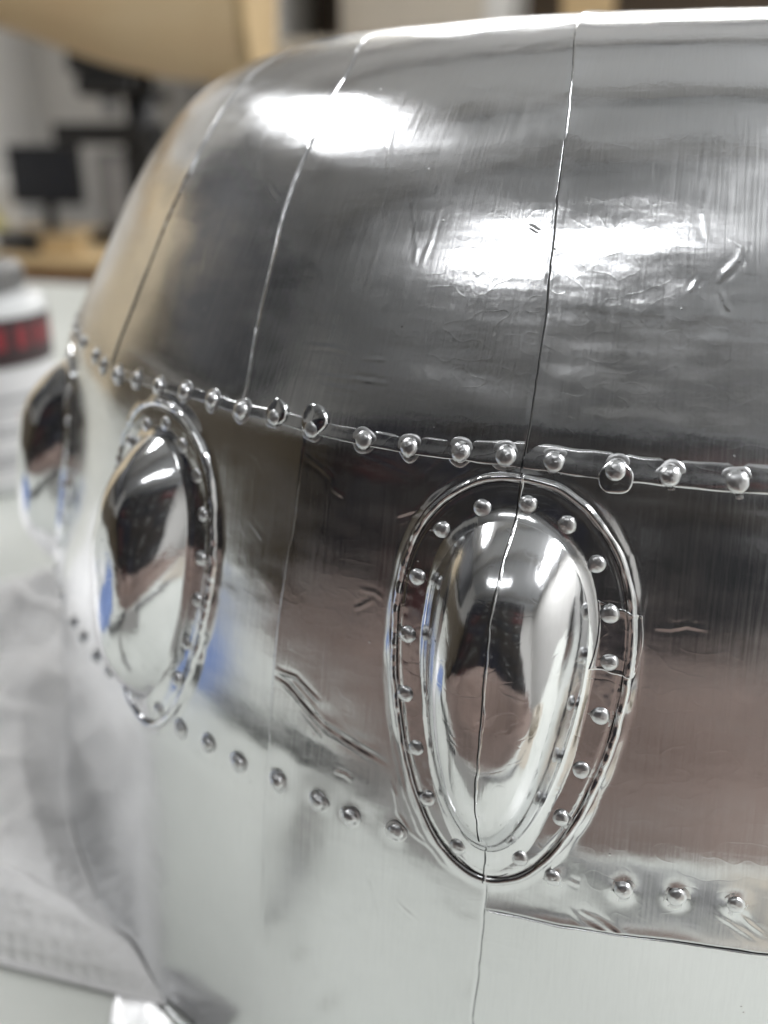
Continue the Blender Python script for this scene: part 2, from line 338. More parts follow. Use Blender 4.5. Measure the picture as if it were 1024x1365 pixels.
# ------------------------------------------------------------------ foil skin: panels
cowl = empty('engine_cowling')
tag(cowl, 'foil-covered silver engine cowling with teardrop blisters and rivets standing on the table', 'engine cowling')
RIV_ALL = np.array(ROW1+ROW2)
def skin_relief(th, s, ripple, seed):
    r, _ = prof(s); x = th*0.95; 
    h = 0.00065*vn(x*6+seed, s*7, seed)+0.00016*vn(x*19+s*7, s*17-x*5, seed+4)+0.00016*ripple*vn(x*5+seed, s*26+x*2, seed+9)+0.00012*vn(x*11+s*4, s*30+x*3+seed, seed+1)*ripple+0.00003*vn(x*22-s*9, s*74+x*8, seed+2)*ripple
    msk = np.clip(vn(x*5, s*6, seed+8)*2.0, 0, 1)
    h = h+0.00011*msk*vn(x*40+s*25, s*60-x*20, seed+3)
    for t, q in RIV_ALL:
        if abs(q) < 0.02: continue
        k = (np.abs(th-t) < 0.05) & (np.abs(s-q) < 0.05)
        if k.any():
            d2 = ((th[k]-t)*r[k])**2+(s[k]-q)**2
            h[k] += 0.0016*np.exp(-d2/0.013**2)-0.0014*np.exp(-d2/0.024**2)
    for kk in BLK:
        a = (th-(TH0+kk*DTH))*r; near = (np.abs(a) < 0.2) & (s < 0.06) & (s > -0.5)
        if near.any():
            d = blister_dist(a[near], s[near])
            lp = 0.7+0.6*vn(th[near]*40, s[near]*40, 31)
            h[near] += 0.0026*lp*np.exp(-(np.clip(d, 0, 1)/0.0048)**2)*(d > -0.02)
    for amp, wd, pts in WR:
        amp *= 1e-3*0.15*(0.6+0.8*_hash(pts[0][0]*97, pts[0][1]*31, 3)); wd *= 0.85e-3
        P = np.array(pts); pad = 0.02
        k = (th > P[:, 0].min()-pad) & (th < P[:, 0].max()+pad) & (s > P[:, 1].min()-pad) & (s < P[:, 1].max()+pad)
        if not k.any(): continue
        X = th[k]*r[k]; Y = s[k]; Q = P.copy(); Q[:, 0] *= prof(P[:, 1])[0]
        best = np.full(X.shape, 1e9); bt = np.zeros(X.shape)
        for i in range(len(Q)-1):
            ab = Q[i+1]-Q[i]; L = ab@ab
            t = np.clip(((X-Q[i, 0])*ab[0]+(Y-Q[i, 1])*ab[1])/L, 0, 1)
            d = np.hypot(X-Q[i, 0]-t*ab[0], Y-Q[i, 1]-t*ab[1]); m = d < best
            best[m] = d[m]; bt[m] = (i+t[m])/(len(Q)-1)
        taper = np.clip(np.minimum(bt, 1-bt)*4, 0, 1)**0.7
        wob = 1+0.5*vn(X*90, Y*90, 17)
        h[k] += amp*taper*wob*(np.exp(-(best/wd)**2)-0.45*np.exp(-((best-2.2*wd)/(1.3*wd))**2))
    return h

EO = np.array([0, 0.0006, 0.0012, 0.002, 0.003, 0.0045, 0.0065, 0.009, 0.012])
def axis_samples(length, n, dense0=True, dense1=True, brk=None):
    """parameter values 0..1, packed at the two edges; brk=(pos, n2): after pos only n2 samples"""
    if brk: mid = np.r_[np.linspace(0.014, brk[0], n), np.linspace(brk[0], length-0.014, brk[1]+1)[1:]]
    else: mid = np.linspace(0.014, length-0.014, n)
    return np.r_[EO, mid, (length-EO)[::-1]]/length

def panel(name, fL, fR, fB, fT, us, vs, mat, seed, ripple, over=(), h0=0.0, under=None):
    U, Vv = np.meshgrid(us, vs, indexing='ij'); sB = np.mean(fB(np.zeros(1))); sT = np.mean(fT(np.zeros(1)))
    s = sB+(sT-sB)*Vv; th = None
    for _ in range(4):
        l, rr = fL(s), fR(s); th = l+(rr-l)*U; b, t = fB(th), fT(th); s = b+(t-b)*Vv
    r, _ = prof(s)
    d = {'L': (th-fL(s))*r, 'R': (fR(s)-th)*r, 'B': s-fB(th), 'T': fT(th)-s}
    h = skin_relief(th, s, ripple, seed)+h0
    for e in 'LRBT':
        dd = np.abs(d[e])
        if e in over:
            am = over[e]; lump = 0.9+0.25*vn(th*28, s*28, seed+6)
            h += am*lump*np.exp(-(dd/0.010)**1.3)-am*0.5*np.exp(-(dd/0.0009)**2)
        else: h -= 0.0006*np.exp(-(dd/0.0022)**2)
    V = surf(th, s, h)
    # turned-in edge all round
    def ext(A, B): return np.concatenate([A[:1]+0, A, A[-1:]+0]) if B == 0 else np.concatenate([A[:, :1], A, A[:, -1:]], 1)
    th2, s2, h2 = (ext(ext(q, 0), 1).copy() for q in (th, s, h))
    h2[0] -= 0.006; h2[-1] -= 0.006; h2[:, 0] -= 0.006; h2[:, -1] -= 0.006
    V = surf(th2, s2, h2)
    nu, nv = th2.shape
    return mesh_obj(name, V.reshape(-1, 3), grid_faces(nu, nv), mat, cowl, uv=np.stack([th2, s2], -1).reshape(-1, 2))

const = lambda c: (lambda x: np.zeros_like(np.asarray(x, float))+c)
THL, THR = -1.45, 0.62
plus = lambda f, c: (lambda x: f(x)+c)
sTop = const(SMAX-0.004)
vn_s = np.r_[0]
def vsamp(n): return axis_samples(SMAX-0.004, n)
# nose panels (each seam: the panel to one side overlaps its neighbour)
panel('nose_panel', const(THL), plus(S3, -0.0012), s_row1, sTop, axis_samples(0.6, 130), vsamp(300), M['nose'], 11, 0.8, over={'R': 0.0007})
panel('nose_panel', S3, plus(S2, -0.0014), s_row1, sTop, axis_samples(0.28, 170), vsamp(420), M['nose'], 12, 0.9, over={'R': 0.0007})
panel('nose_panel', S2, plus(S1, -0.0011), s_row1, sTop, axis_samples(0.33, 250), vsamp(480), M['nose'], 13, 1.0)
panel('nose_panel', S1, const(THR), s_row1, sTop, axis_samples(0.70, 210, brk=(0.30, 40)), vsamp(480), M['noser'], 14, 1.0, over={'L': 0.0022})
# side panels below the riveted band
sRim = const(SMIN+0.004)
panel('side_panel', const(THL), plus(S2b, 0.004), sRim, plus(s_row1, 0.002), axis_samples(1.10, 330), axis_samples(0.82, 420), M['mid'], 15, 0.5)
panel('side_panel', S2b, plus(S1b, -0.0010), sRim, plus(s_row1, 0.002), axis_samples(0.25, 240), axis_samples(0.82, 560), M['mid'], 16, 0.4, over={'L': 0.0004})
panel('side_panel', S1b, const(THR), EDGE, plus(s_row1, 0.002), axis_samples(0.75, 230, brk=(0.28, 50)), axis_samples(0.44, 360), M['mid'], 17, 0.4, over={'L': 0.0008, 'B': 0.0020}, h0=0.001)
panel('side_panel', S1b, const(THR), sRim, plus(EDGE, 0.004), axis_samples(0.75, 200, brk=(0.28, 40)), axis_samples(0.38, 240), M['low'], 18, 0.5, over={'L': 0.0006})
# the rest of the shell, round the back, and the inner lip
def sweep(name, ths, ss, mat, h=0.0):
    T, S_ = np.meshgrid(ths, ss, indexing='ij')
    return mesh_obj(name, surf(T, S_, h).reshape(-1, 3), grid_faces(*T.shape), mat, cowl, uv=np.stack([T, S_], -1).reshape(-1, 2))
sweep('rear_skin', np.linspace(THR-0.002, 2*math.pi+THL+0.002, 160), np.linspace(SMIN+0.004, SMAX, 120), M['mid'])
sweep('inner_shell', np.linspace(0, 2*math.pi, 241), np.linspace(SMIN+0.006, SMAX, 120), M['low'], -0.0075)
sweep('nose_lip', np.linspace(0, 2*math.pi, 361), np.linspace(SMAX-0.006, PS[-1], 30), M['nose'])
# rolled bottom edge
def tube_ring(name, s, h, rad, mat, ths):
    t = np.linspace(0, 2*math.pi, 13)[:-1]; T, A = np.meshgrid(ths, t, indexing='ij')
    V = surf(T, s+rad*np.sin(A), h+rad*np.cos(A)); n = len(ths)
    i = np.arange(n-1)[:, None]; j = np.arange(12)[None]; j2 = (j+1) % 12
    F = np.stack([i*12+j, (i+1)*12+j, (i+1)*12+j2, i*12+j2], -1).reshape(-1, 4)
    return mesh_obj(name, V.reshape(-1, 3), F, mat, cowl, uv=np.stack([T, A*0.01], -1).reshape(-1, 2))
tube_ring('bottom_edge', SMIN+0.0030, 0.0005, 0.0024, M['low'], np.linspace(0, 2*math.pi, 400))

# dark bed of the open joints between the nose panels
def joint_bed(f, s0, s1, n):
    ss = np.linspace(s0, s1, n); V = []; UV = []
    for d in (-0.004, -0.0006, 0.003): V.append(surf(f(ss)+d, ss, -0.0022)); UV.append(np.stack([f(ss)+d, ss], -1))
    mesh_obj('joint_gap', np.concatenate(V), grid_faces(3, n), M['crack'], cowl)
joint_bed(S1, 0.0, SMAX-0.02, 300); joint_bed(S2, 0.0, SMAX-0.02, 300); joint_bed(S3, 0.0, SMAX-0.02, 200); joint_bed(S1b, SMIN+0.01, -0.405, 200)
def lap_joint():  # dark joint line and bright lip along the lapped panel edge
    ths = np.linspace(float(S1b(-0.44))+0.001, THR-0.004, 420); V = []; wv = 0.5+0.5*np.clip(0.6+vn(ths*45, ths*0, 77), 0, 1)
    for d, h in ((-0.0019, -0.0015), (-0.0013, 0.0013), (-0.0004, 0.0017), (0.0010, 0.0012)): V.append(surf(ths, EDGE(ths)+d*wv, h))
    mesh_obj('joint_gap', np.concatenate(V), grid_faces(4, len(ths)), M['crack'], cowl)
    ths = np.linspace(float(S1b(-0.44))+0.001, THR-0.004, 420); V = []; UV = []
    for d, h in ((-0.0046, -0.0015), (-0.0042, 0.0010), (-0.0033, 0.0019), (-0.0024, 0.0017), (-0.0018, 0.0006)):
        s_ = EDGE(ths)+d*(1+0.15*vn(ths*60, ths*0, 78)); V.append(surf(ths, s_, h+0.0002*vn(ths*80, ths*0+d*500, 79))); UV.append(np.stack([ths, s_], -1))
    mesh_obj('lap_edge', np.concatenate(V), grid_faces(5, len(ths)), M['bright'], cowl, uv=np.concatenate(UV))
lap_joint()

# riveted band between nose and sides
def band(th_a, th_b, n, seed):
    prof_pts = np.array([(0.0165, -0.002), (0.0155, 0.0005), (0.0130, 0.0007), (0.0100, 0.0010), (0.007, 0.0012), (0.004, 0.0015), (0.001, 0.0019), (-0.002, 0.0023), (-0.005, 0.0027), (-0.0072, 0.0029), (-0.0086, 0.0029), (-0.0095, 0.0025), (-0.0100, 0.0016), (-0.0100, -0.004)])
    ths = np.linspace(th_a, th_b, n)
    T, I = np.meshgrid(ths, np.arange(len(prof_pts)), indexing='ij')
    wd = np.interp(T, [-0.8, -0.4, -0.22, -0.1], [0.42, 0.46, 0.62, 0.95])
    ds = prof_pts[I, 0]*wd*(1+0.10*vn(T*50, I*0.4, seed)); dh = prof_pts[I, 1]*wd*(1+0.10*vn(T*20, I*0.2, seed+1))+0.00009*vn(T*90, I*0.5, seed+2)
    dip = np.zeros_like(T)
    for t, q in ROW1: dip += np.exp(-((T-t)/0.011)**2)
    S_ = s_row1(T)+ds
    return mesh_obj('riveted_band', surf(T, S_, dh-0.0006*dip*(dh > 0)).reshape(-1, 3), grid_faces(*T.shape)[:, ::-1], M['low'], cowl, uv=np.stack([T, S_], -1).reshape(-1, 2))
band(THL, float(S1(0.0))-0.0015, 900, 41)
band(float(S1(0.0))+0.0005, THR, 500, 43)

# rivets ------------------------------------------------------------
rng = np.random.default_rng(7)
def rivet_mesh(seed):
    g = np.random.default_rng(seed); n = 24
    pr = [(1.55, -0.10), (1.42, 0.015), (1.22, 0.03), (1.08, 0.06), (1.00, 0.16), (0.99, 0.34), (0.90, 0.56), (0.70, 0.74), (0.42, 0.86), (0.18, 0.90)]
    t = np.linspace(0, 2*math.pi, n+1)[:-1]; V = []; ph = g.uniform(0, 6.28, 6); am = g.uniform(0.4, 1, 6)
    lob = am[0]*np.sin(t+ph[0])*0.03+am[1]*np.sin(2*t+ph[1])*0.05+am[2]*np.sin(3*t+ph[2])*0.04+am[3]*np.sin(5*t+ph[3])*0.03
    for i, (r, z) in enumerate(pr):
        q = (1 if i < 3 else 0.6 if i < 7 else 0.3)
        rr = r*(1+lob*q*(1.6 if i < 3 else 1)); zz = z+(0.05*np.sin(3*t+ph[4])+0.03*np.sin(7*t+ph[5]))*(1 if 0 < i < 3 else 0.4)+(g.normal(0, 0.018, n) if 2 < i else 0)
        V.append(np.stack([rr*np.cos(t), rr*np.sin(t), zz+0*t], -1))
    V = np.concatenate(V+[np.array([[0.03, 0.02, 0.90+g.normal(0, 0.03)]])])
    F = []
    for i in range(len(pr)-1):
        for j in range(n): F.append((i*n+j, i*n+(j+1) % n, (i+1)*n+(j+1) % n, (i+1)*n+j))
    b = (len(pr)-1)*n
    for j in range(n): F.append((b+j, b+(j+1) % n, len(V)-1))
    o = mesh_obj('rivet', V, F, M['rivet'], link=False); me = o.data; bpy.data.objects.remove(o)
    return me
RIVETS = [rivet_mesh(100+i) for i in range(7)]
def add_rivet(th, s, h, rad, parent, me=None, tilt=None):
    o = bpy.data.objects.new('rivet', me or RIVETS[rng.integers(len(RIVETS))]); COL.objects.link(o); o.parent = parent
    t, bt, n = frame_at(th, s)
    if tilt: n = (n+t*tilt[0]+bt*tilt[1]).normalized(); t = (t-n*t.dot(n)).normalized(); bt = n.cross(t)
    m = Matrix((t, bt, n)).transposed().to_4x4(); m.translation = Vector(surf(np.array(th), np.array(s), h))
    k = rad*RS*rng.uniform(0.95, 1.06)
    o.matrix_local = m @ Matrix.Rotation(rng.uniform(0, 6.28), 4, 'Z') @ Matrix.Diagonal((k, k, k*rng.uniform(0.55, 0.85), 1))
    return o
for t, s in ROW1: add_rivet(t, s*0.9-0.0005, 0.0008, 0.0092 if t > -0.15 else 0.0085, cowl)
for t, s in ROW2: add_rivet(t, s, 0.0004, 0.0080, cowl)
# round foil patches under three rivets of the band
def foil_disc(th, s, rx, ry, seed):
    n, k = 40, 6; T = np.linspace(0, 2*math.pi, n+1)[:-1]; V = []; UV = []
    for i in range(k):
        f = [0.02, 0.4, 0.7, 0.9, 0.98, 1.0][i]; hh = [0.0042, 0.0040, 0.0036, 0.0032, 0.0028, -0.002][i]
        lob = 1+0.04*np.sin(3*T+seed)+0.03*np.sin(5*T+2*seed)
        tt = th+f*rx*lob*np.cos(T); ss = s+f*ry*lob*np.sin(T)
        V.append(surf(tt, ss, hh+0.0002*f*np.sin(4*T+seed))); UV.append(np.stack([tt, ss], -1))
    F = [(i*n+j, i*n+(j+1) % n, (i+1)*n+(j+1) % n, (i+1)*n+j) for i in range(k-1) for j in range(n)]+[tuple(range(n-1, -1, -1))]
    mesh_obj('foil_patch', np.concatenate(V), [f[::-1] for f in F], M['bright'], cowl, uv=np.concatenate(UV))
foil_disc(-0.3240, 0.0075, 0.0150, 0.0165, 1.0)
foil_disc(-0.3730, 0.0075, 0.0130, 0.0140, 2.0)
foil_disc(-0.0225, -0.0065, 0.0150, 0.0150, 3.0)

# ------------------------------------------------------------------ teardrop blisters
NPH = 300
PH = np.linspace(0, 2*math.pi, NPH+1)[:-1]
def bl_pos(a, b, h):
    r, _ = prof(b); return surf(a/r, b, h)
def ring_mesh(name, rings, mat, seed, cap=False):
    """rings: list of (a, b, h) arrays over PH, outside to inside"""
    V = np.stack([bl_pos(a, b, h) for a, b, h in rings]); UV = np.stack([np.stack([a, b], -1) for a, b, h in rings])
    nr = len(rings); i = np.arange(nr-1)[:, None]; j = np.arange(NPH)[None]; j2 = (j+1) % NPH
    F = np.stack([i*NPH+j, (i+1)*NPH+j, (i+1)*NPH+j2, i*NPH+j2], -1).reshape(-1, 4)[:, ::-1]
    o = mesh_obj(name, V.reshape(-1, 3), F, mat, link=False, uv=UV.reshape(-1, 2)); me = o.data; bpy.data.objects.remove(o); return me
def outline(f, seed):
    """f=0 outer edge, f=1 foot of the dome"""
    ro = R_out(PH)*(1+0.004*vn(np.cos(PH)*6+9, np.sin(PH)*6, seed)); rf = R_foot(PH)*1.08
    r = ro+(rf-ro)*f; return r*np.sin(PH), BC+r*np.cos(PH)
def blister_meshes(seed):
    lum = lambda k, sc=14: vn(np.cos(PH)*sc+k, np.sin(PH)*sc, seed+k)
    rim = []
    for f, h in [(-0.02, -0.006), (-0.01, 0.0012), (0.01, 0.0034), (0.035, 0.0052), (0.07, 0.0064), (0.10, 0.0066), (0.14, 0.0060), (0.17, 0.0050), (0.185, 0.0040), (0.195, 0.0025)]:
        ff = f+0.012*lum(1, 9)*(0.3 < 1); a, b = outline(ff, seed); rim.append((a, b, h+(0.0009*lum(2, 11)+0.0006*lum(3, 26))*(h > 0.002)))
    fl = []
    for f in np.r_[0.18, 0.19, np.linspace(0.205, 1.02, 26)]:
        a, b = outline(f, seed); h = 0.0045-0.0009*np.exp(-((f-0.22)/0.05)**2)+0.00012*vn(a*60, b*60, seed+4)+0.00006*vn(a*190, b*150, seed+5)
        fl.append((a, b, h-(0.003 if f == 0.18 else 0)))
    dm = []
    for k, t in enumerate(np.r_[1.305, 1.295, 1.27, 1.245, 1.22, 1.195, 1.17, 1.15, 1.13, 1.12, 1.11, 1.095, 1.08, 1.06, 1.04, 1.02, np.sin(np.linspace(math.pi/2, 0.012, 90))]):
        a, b, h = dome_pt(t)
        if t > 1.30: h = h-0.003
        h = h+0.0008*vn(a*22, b*14, seed+6)*min(1, max(0, 1.28-t)*5)+0.00028*(t < 1.25)*vn(a*55, b*34, seed+7)+0.00006*vn(a*170, b*60, seed+8)
        dm.append((a, b, h))
    cr = []
    for f, hh in [(0.175, 0.0050), (0.188, 0.0057), (0.201, 0.0050)]:
        wd_ = np.clip(0.35+1.2*lum(9, 5), 0.0, 1.0); a, b = outline(0.188+(f-0.188)*wd_, seed); cr.append((a, b, hh-0.0016*(1-wd_)))
    ring_gap = ring_mesh('joint_gap', cr, M['crack'], seed)
    return ring_mesh('rim', rim, M['bright'], seed), ring_mesh('flange', fl, M['bright'], seed), ring_mesh('dome', dm, M['bright'], seed), ring_gap
BMESH = [blister_meshes(50), blister_meshes(80)]
BRIV = [(-0.0324, -0.0472), (0.0083, -0.0381), (0.0443, -0.0517), (0.0731, -0.0833), (0.0894, -0.1265), (0.0935, -0.1708), (0.0912, -0.2221), (0.080, -0.2771), (0.0674, -0.328), (0.0333, -0.3784), (-0.0274, -0.3837), (-0.0627, -0.3421), (-0.0783, -0.293), (-0.0937, -0.2406), (-0.0959, -0.1804), (-0.0901, -0.1223), (-0.0691, -0.0729)]
main_blister = None
for k in BLK:
    ms = BMESH[0 if k == 0 else 1]
    fl = bpy.data.objects.new('teardrop_blister', ms[1]); COL.objects.link(fl); fl.parent = cowl; fl.rotation_euler = (0, 0, TH0+k*DTH)
    for nm, me in (('rim', ms[0]), ('dome', ms[2]), ('joint_gap', ms[3])):
        o = bpy.data.objects.new(nm, me); COL.objects.link(o); o.parent = fl
    for a, b in BRIV:
        if k: a, b = a+rng.normal(0, 0.0015), b+rng.normal(0, 0.002)
        add_rivet(float(a/prof(b)[0]), b, 0.0038, 0.0080, fl)
    if k == 0: main_blister = fl
# foil joint running down over the main blister
def ribbon(name, bs, offs, lift, mat, parent, seed):
    a0 = 0.0012*vn(bs*24, bs*0, seed)+0.0006*vn(bs*90, bs*0, seed+1)
    V = []; UV = []
    for da, dh in zip(offs, lift):
        a = a0+da*(1+0.5*vn(bs*60, bs*0+da*900, seed+2)); h = blister_h(a, bs); rho = np.where(bs < -0.35, 2.0, 1.0)
        nz_ = 0.0008*vn(a*22, bs*14, 56)+0.00028*vn(a*55, bs*34, 57)
        V.append(bl_pos(a, bs, h+nz_*(rho < 1.05)+dh)); UV.append(np.stack([a, bs], -1))
    nu, nv = len(offs), len(bs)
    return mesh_obj(name, np.concatenate(V), grid_faces(nu, nv), mat, parent, uv=np.concatenate(UV))
bs = np.r_[np.linspace(-0.4175, -0.30, 300), np.linspace(-0.30, -0.07, 300), np.linspace(-0.07, -0.010, 220)]
ribbon('foil_joint', bs, [0.0003, 0.0006, 0.0012, 0.0020, 0.0030], [-0.001, 0.0006, 0.0008, 0.0004, -0.0012], M['bright'], main_blister, 61)
ribbon('joint_gap', bs, [-0.0007, -0.0002, 0.0005], [0.0004, 0.0007, 0.0006], M['crack'], main_blister, 61)

# small foil patch folded over rim and flange of the main blister
def rim_patch():
    nu, nv = 40, 44; U, V_ = np.meshgrid(np.linspace(0, 1, nu), np.linspace(0, 1, nv), indexing='ij')
    bT = -0.1155-0.010*U+0.0012*vn(U*5, U*0, 71); bB = -0.1800-0.004*U+0.0012*vn(U*6, U*0, 72)
    b = bB+(bT-bB)*V_; a = 0.0760+0.004*np.sin(V_*3.0)+(0.1165-0.0760)*U
    e = np.minimum(np.minimum(V_, 1-V_)*0.064, np.minimum(U, 1-U)*0.05)
    h = blister_h(a, b)+0.0006+0.0011*np.exp(-(e/0.0022)**2)*(0.6+0.5*vn(a*120, b*120, 73))+0.0003*vn(a*90, b*60, 74)
    h = np.where(e < 1e-6, h-0.0022, h)
    mesh_obj('foil_patch', bl_pos(a, b, h).reshape(-1, 3), grid_faces(nu, nv), M['bright'], main_blister, uv=np.stack([a, b], -1).reshape(-1, 2))
rim_patch()

# ------------------------------------------------------------------ helpers for ordinary things
def box_vf(x0, x1, y0, y1, z0, z1, bv=0.0):
    import bmesh
    bm = bmesh.new(); bmesh.ops.create_cube(bm, size=1.0)
    for v in bm.verts: v.co = Vector(((x0+x1)/2+v.co.x*(x1-x0), (y0+y1)/2+v.co.y*(y1-y0), (z0+z1)/2+v.co.z*(z1-z0)))
    if bv: bmesh.ops.bevel(bm, geom=list(bm.edges), offset=bv, segments=3, profile=0.5, affect='EDGES')
    return bm
def bm_obj(name, bm, mat, parent=None, smooth=False):
    me = bpy.data.meshes.new(name); bm.to_mesh(me); bm.free(); me.materials.append(mat)
    if smooth: me.polygons.foreach_set('use_smooth', np.ones(len(me.polygons), bool))
    o = bpy.data.objects.new(name, me); COL.objects.link(o)
    if parent is not None: o.parent = parent
    return o
def box(name, x0, x1, y0, y1, z0, z1, mat, parent=None, bv=0.0): return bm_obj(name, box_vf(x0, x1, y0, y1, z0, z1, bv), mat, parent)
def lathe(name, pr, mat, parent=None, n=48, loc=(0, 0, 0), cap=True):
    t = np.linspace(0, 2*math.pi, n+1)[:-1]
    V = np.concatenate([np.stack([r*np.cos(t)+loc[0], r*np.sin(t)+loc[1], 0*t+z+loc[2]], -1) for r, z in pr])
    F = [(i*n+j, i*n+(j+1) % n, (i+1)*n+(j+1) % n, (i+1)*n+j) for i in range(len(pr)-1) for j in range(n)]
    if cap: F += [tuple(range(n-1, -1, -1)), tuple((len(pr)-1)*n+j for j in range(n))]
    o = mesh_obj(name, V, F, mat, parent, smooth=True)
    return o

# ------------------------------------------------------------------ table
def glass_top():
    m, nt, b = new_mat('pale_table_top'); tc = node(nt, 'ShaderNodeTexCoord'); v = tc.outputs['Object']
    f = noise(nt, v, 9, detail=5); c = ramp(nt, f, [(0.3, (0.66, 0.685, 0.64)), (0.7, (0.72, 0.735, 0.69))])
    vo = node(nt, 'ShaderNodeTexVoronoi', ins={'Scale': 70.0}); nt.links.new(v, vo.inputs['Vector'])
    sx = node(nt, 'ShaderNodeSeparateColor'); nt.links.new(vo.outputs['Color'], sx.inputs[0])
    k = math2(nt, 'MULTIPLY', maprange(nt, vo.outputs['Distance'], 0.06, 0.12, 1, 0), math2(nt, 'GREATER_THAN', sx.outputs[0], 0.8))
    mix = node(nt, 'ShaderNodeMix', data_type='RGBA'); nt.links.new(k, mix.inputs[0]); nt.links.new(c, mix.inputs[6]); mix.inputs[7].default_value = (0.25, 0.25, 0.22, 1)
    nt.links.new(mix.outputs[2], b.inputs['Base Color'])
    nt.links.new(maprange(nt, f, 0.3, 0.7, 0.22, 0.38), b.inputs['Roughness'])
    return m
M['table'] = glass_top()
M['wood_red'] = plain('red_brown_wood', (0.20, 0.085, 0.035), 0.45, 0.35, 5, sc=(1, 1, 6), bmp=0.001)
M['wood_tan'] = plain('tan_wood', (0.50, 0.36, 0.19), 0.5, 0.15, 4, sc=(1, 5, 8), bmp=0.0005)
M['floor'] = plain('grey_floor', (0.34, 0.34, 0.345), 0.6, 0.3, 3)
tab = box('table', -0.95, 0.95, -0.295, 0.64, -0.03, 0.0, M['table'], None, 0.002); tag(tab, kind='structure')
for x in (-0.88, 0.88):
    for y in (-0.24, 0.58): box('table_leg', x-0.025, x+0.025, y-0.025, y+0.025, -0.75, -0.031, M['wood_red'], tab)
fl = box('floor', -2.6, 2.1, -2.6, 3.6, -0.80, -0.752, M['floor']); tag(fl, kind='structure')

# ------------------------------------------------------------------ paper towel beside the cowl
def towel():
    m, nt, b = new_mat('white_paper_towel'); tc = node(nt, 'ShaderNodeTexCoord'); v = tc.outputs['Object']
    f = noise(nt, v, 60, detail=4); nt.links.new(ramp(nt, f, [(0.3, (0.89, 0.885, 0.88)), (0.7, (0.94, 0.935, 0.93))]), b.inputs['Base Color'])
    b.inputs['Roughness'].default_value = 0.9; b.inputs['Specular IOR Level'].default_value = 0.1
    vo = node(nt, 'ShaderNodeTexVoronoi', ins={'Scale': 330.0, 'Randomness': 0.3}); nt.links.new(v, vo.inputs['Vector'])
    n = bump(nt, math2(nt, 'MULTIPLY', maprange(nt, vo.outputs['Distance'], 0.1, 0.6, 0, 1), maprange(nt, noise(nt, v, 25, detail=2), 0.4, 0.6, 0.2, 1)), 0.00035)
    n = bump(nt, noise(nt, v, 900, detail=3), 0.0002, 1, n); nt.links.new(n, b.inputs['Normal'])
    nu, nv = 260, 240
    U, Vv = np.meshgrid(np.linspace(0, 1, nu), np.linspace(0, 1, nv), indexing='ij')
    yfront = -0.1215+0.0035*vn(U*5, U*0, 3)-0.002*U; yback = 0.012+0.012*vn(U*4, U*0, 5)
    Y = yfront+(yback-yfront)*Vv
    xr = -np.sqrt(np.maximum((1.1015*RS)**2-Y**2, 0))-0.012*np.clip((Y+0.04)/0.06, 0, 1)**2
    X = xr+(-0.36-xr)*U
    d_in = xr-X; d_f = Y-yfront; d_b = yback-Y
    edge = np.minimum(np.minimum(d_f, d_b), np.where(U > 0.9, (1-U)*0.3, 1))
    def ridge(p, ang, w, amp, L=10):
        c, s = math.cos(ang), math.sin(ang); x = X-p[0]; y = Y-p[1]; u_ = c*x+s*y; v_ = -s*x+c*y
        v2 = v_+0.004*vn(u_*50, u_*0, 7)
        return amp*np.exp(-np.abs(v2/w)**1.3)*np.exp(-(u_/L)**2)
    h = 0.006*np.clip(edge/0.006, 0, 1)**0.5
    h += ridge((-0.150, -0.055), 1.9, 0.012, 0.007, 0.06)+ridge((-0.118, -0.098), 2.2, 0.008, 0.004, 0.03)+ridge((-0.175, -0.03), 1.4, 0.009, 0.006, 0.05)+ridge((-0.135, -0.108), 0.1, 0.006, 0.004, 0.04)
    h += ridge((-0.20, -0.08), 2.6, 0.012, 0.012, 0.07)+ridge((-0.165, -0.09), 0.7, 0.005, 0.005, 0.03)
    h += (0.0035*vn(X*38, Y*38, 2)+0.0016*vn(X*95, Y*95, 4)+0.0005*vn(X*240, Y*240, 6))*np.clip(edge/0.01, 0, 1)
    h *= np.clip(d_in/0.016+0.35, 0, 1)**0.8
    fold = lambda f, sd: np.abs(vn(X*f+3*vn(X*20, Y*20, sd)*0.15, Y*f*0.8, sd))
    h += (0.004*(1-fold(26, 21))**3+0.0022*(1-fold(48, 23))**4)*np.clip(edge/0.012, 0, 1)*np.clip(d_in/0.02+0.2, 0, 1)
    h = np.maximum(h, 0.0008); h *= np.clip(edge/0.0012, 0, 1)*0.97+0.03
    # second ply folded under along the front
    h += 0.0025*np.exp(-((d_f-0.006)/0.004)**2)
    Pn = np.stack([X, Y, h+0.0008], -1)
    V = np.concatenate([Pn.reshape(-1, 3), np.stack([X, Y, 0*h+0.0006], -1).reshape(-1, 3)])
    F = grid_faces(nu, nv); n0 = nu*nv; F2 = F[:, ::-1]+n0
    side = []
    idx = np.arange(n0).reshape(nu, nv)
    for line in (idx[:, 0], idx[:, -1][::-1], idx[0][::-1], idx[-1]):
        for a, c in zip(line[:-1], line[1:]): side.append((a, c, c+n0, a+n0))
    F = np.concatenate([F, F2, np.array(side)])
    uv = np.stack([np.r_[X.ravel(), X.ravel()], np.r_[Y.ravel(), Y.ravel()]], -1)
    o = mesh_obj('paper_towel', V, F, m, uv=uv)
    tag(o, 'crumpled white paper towel lying against the foot of the cowling', 'paper towel')
towel()

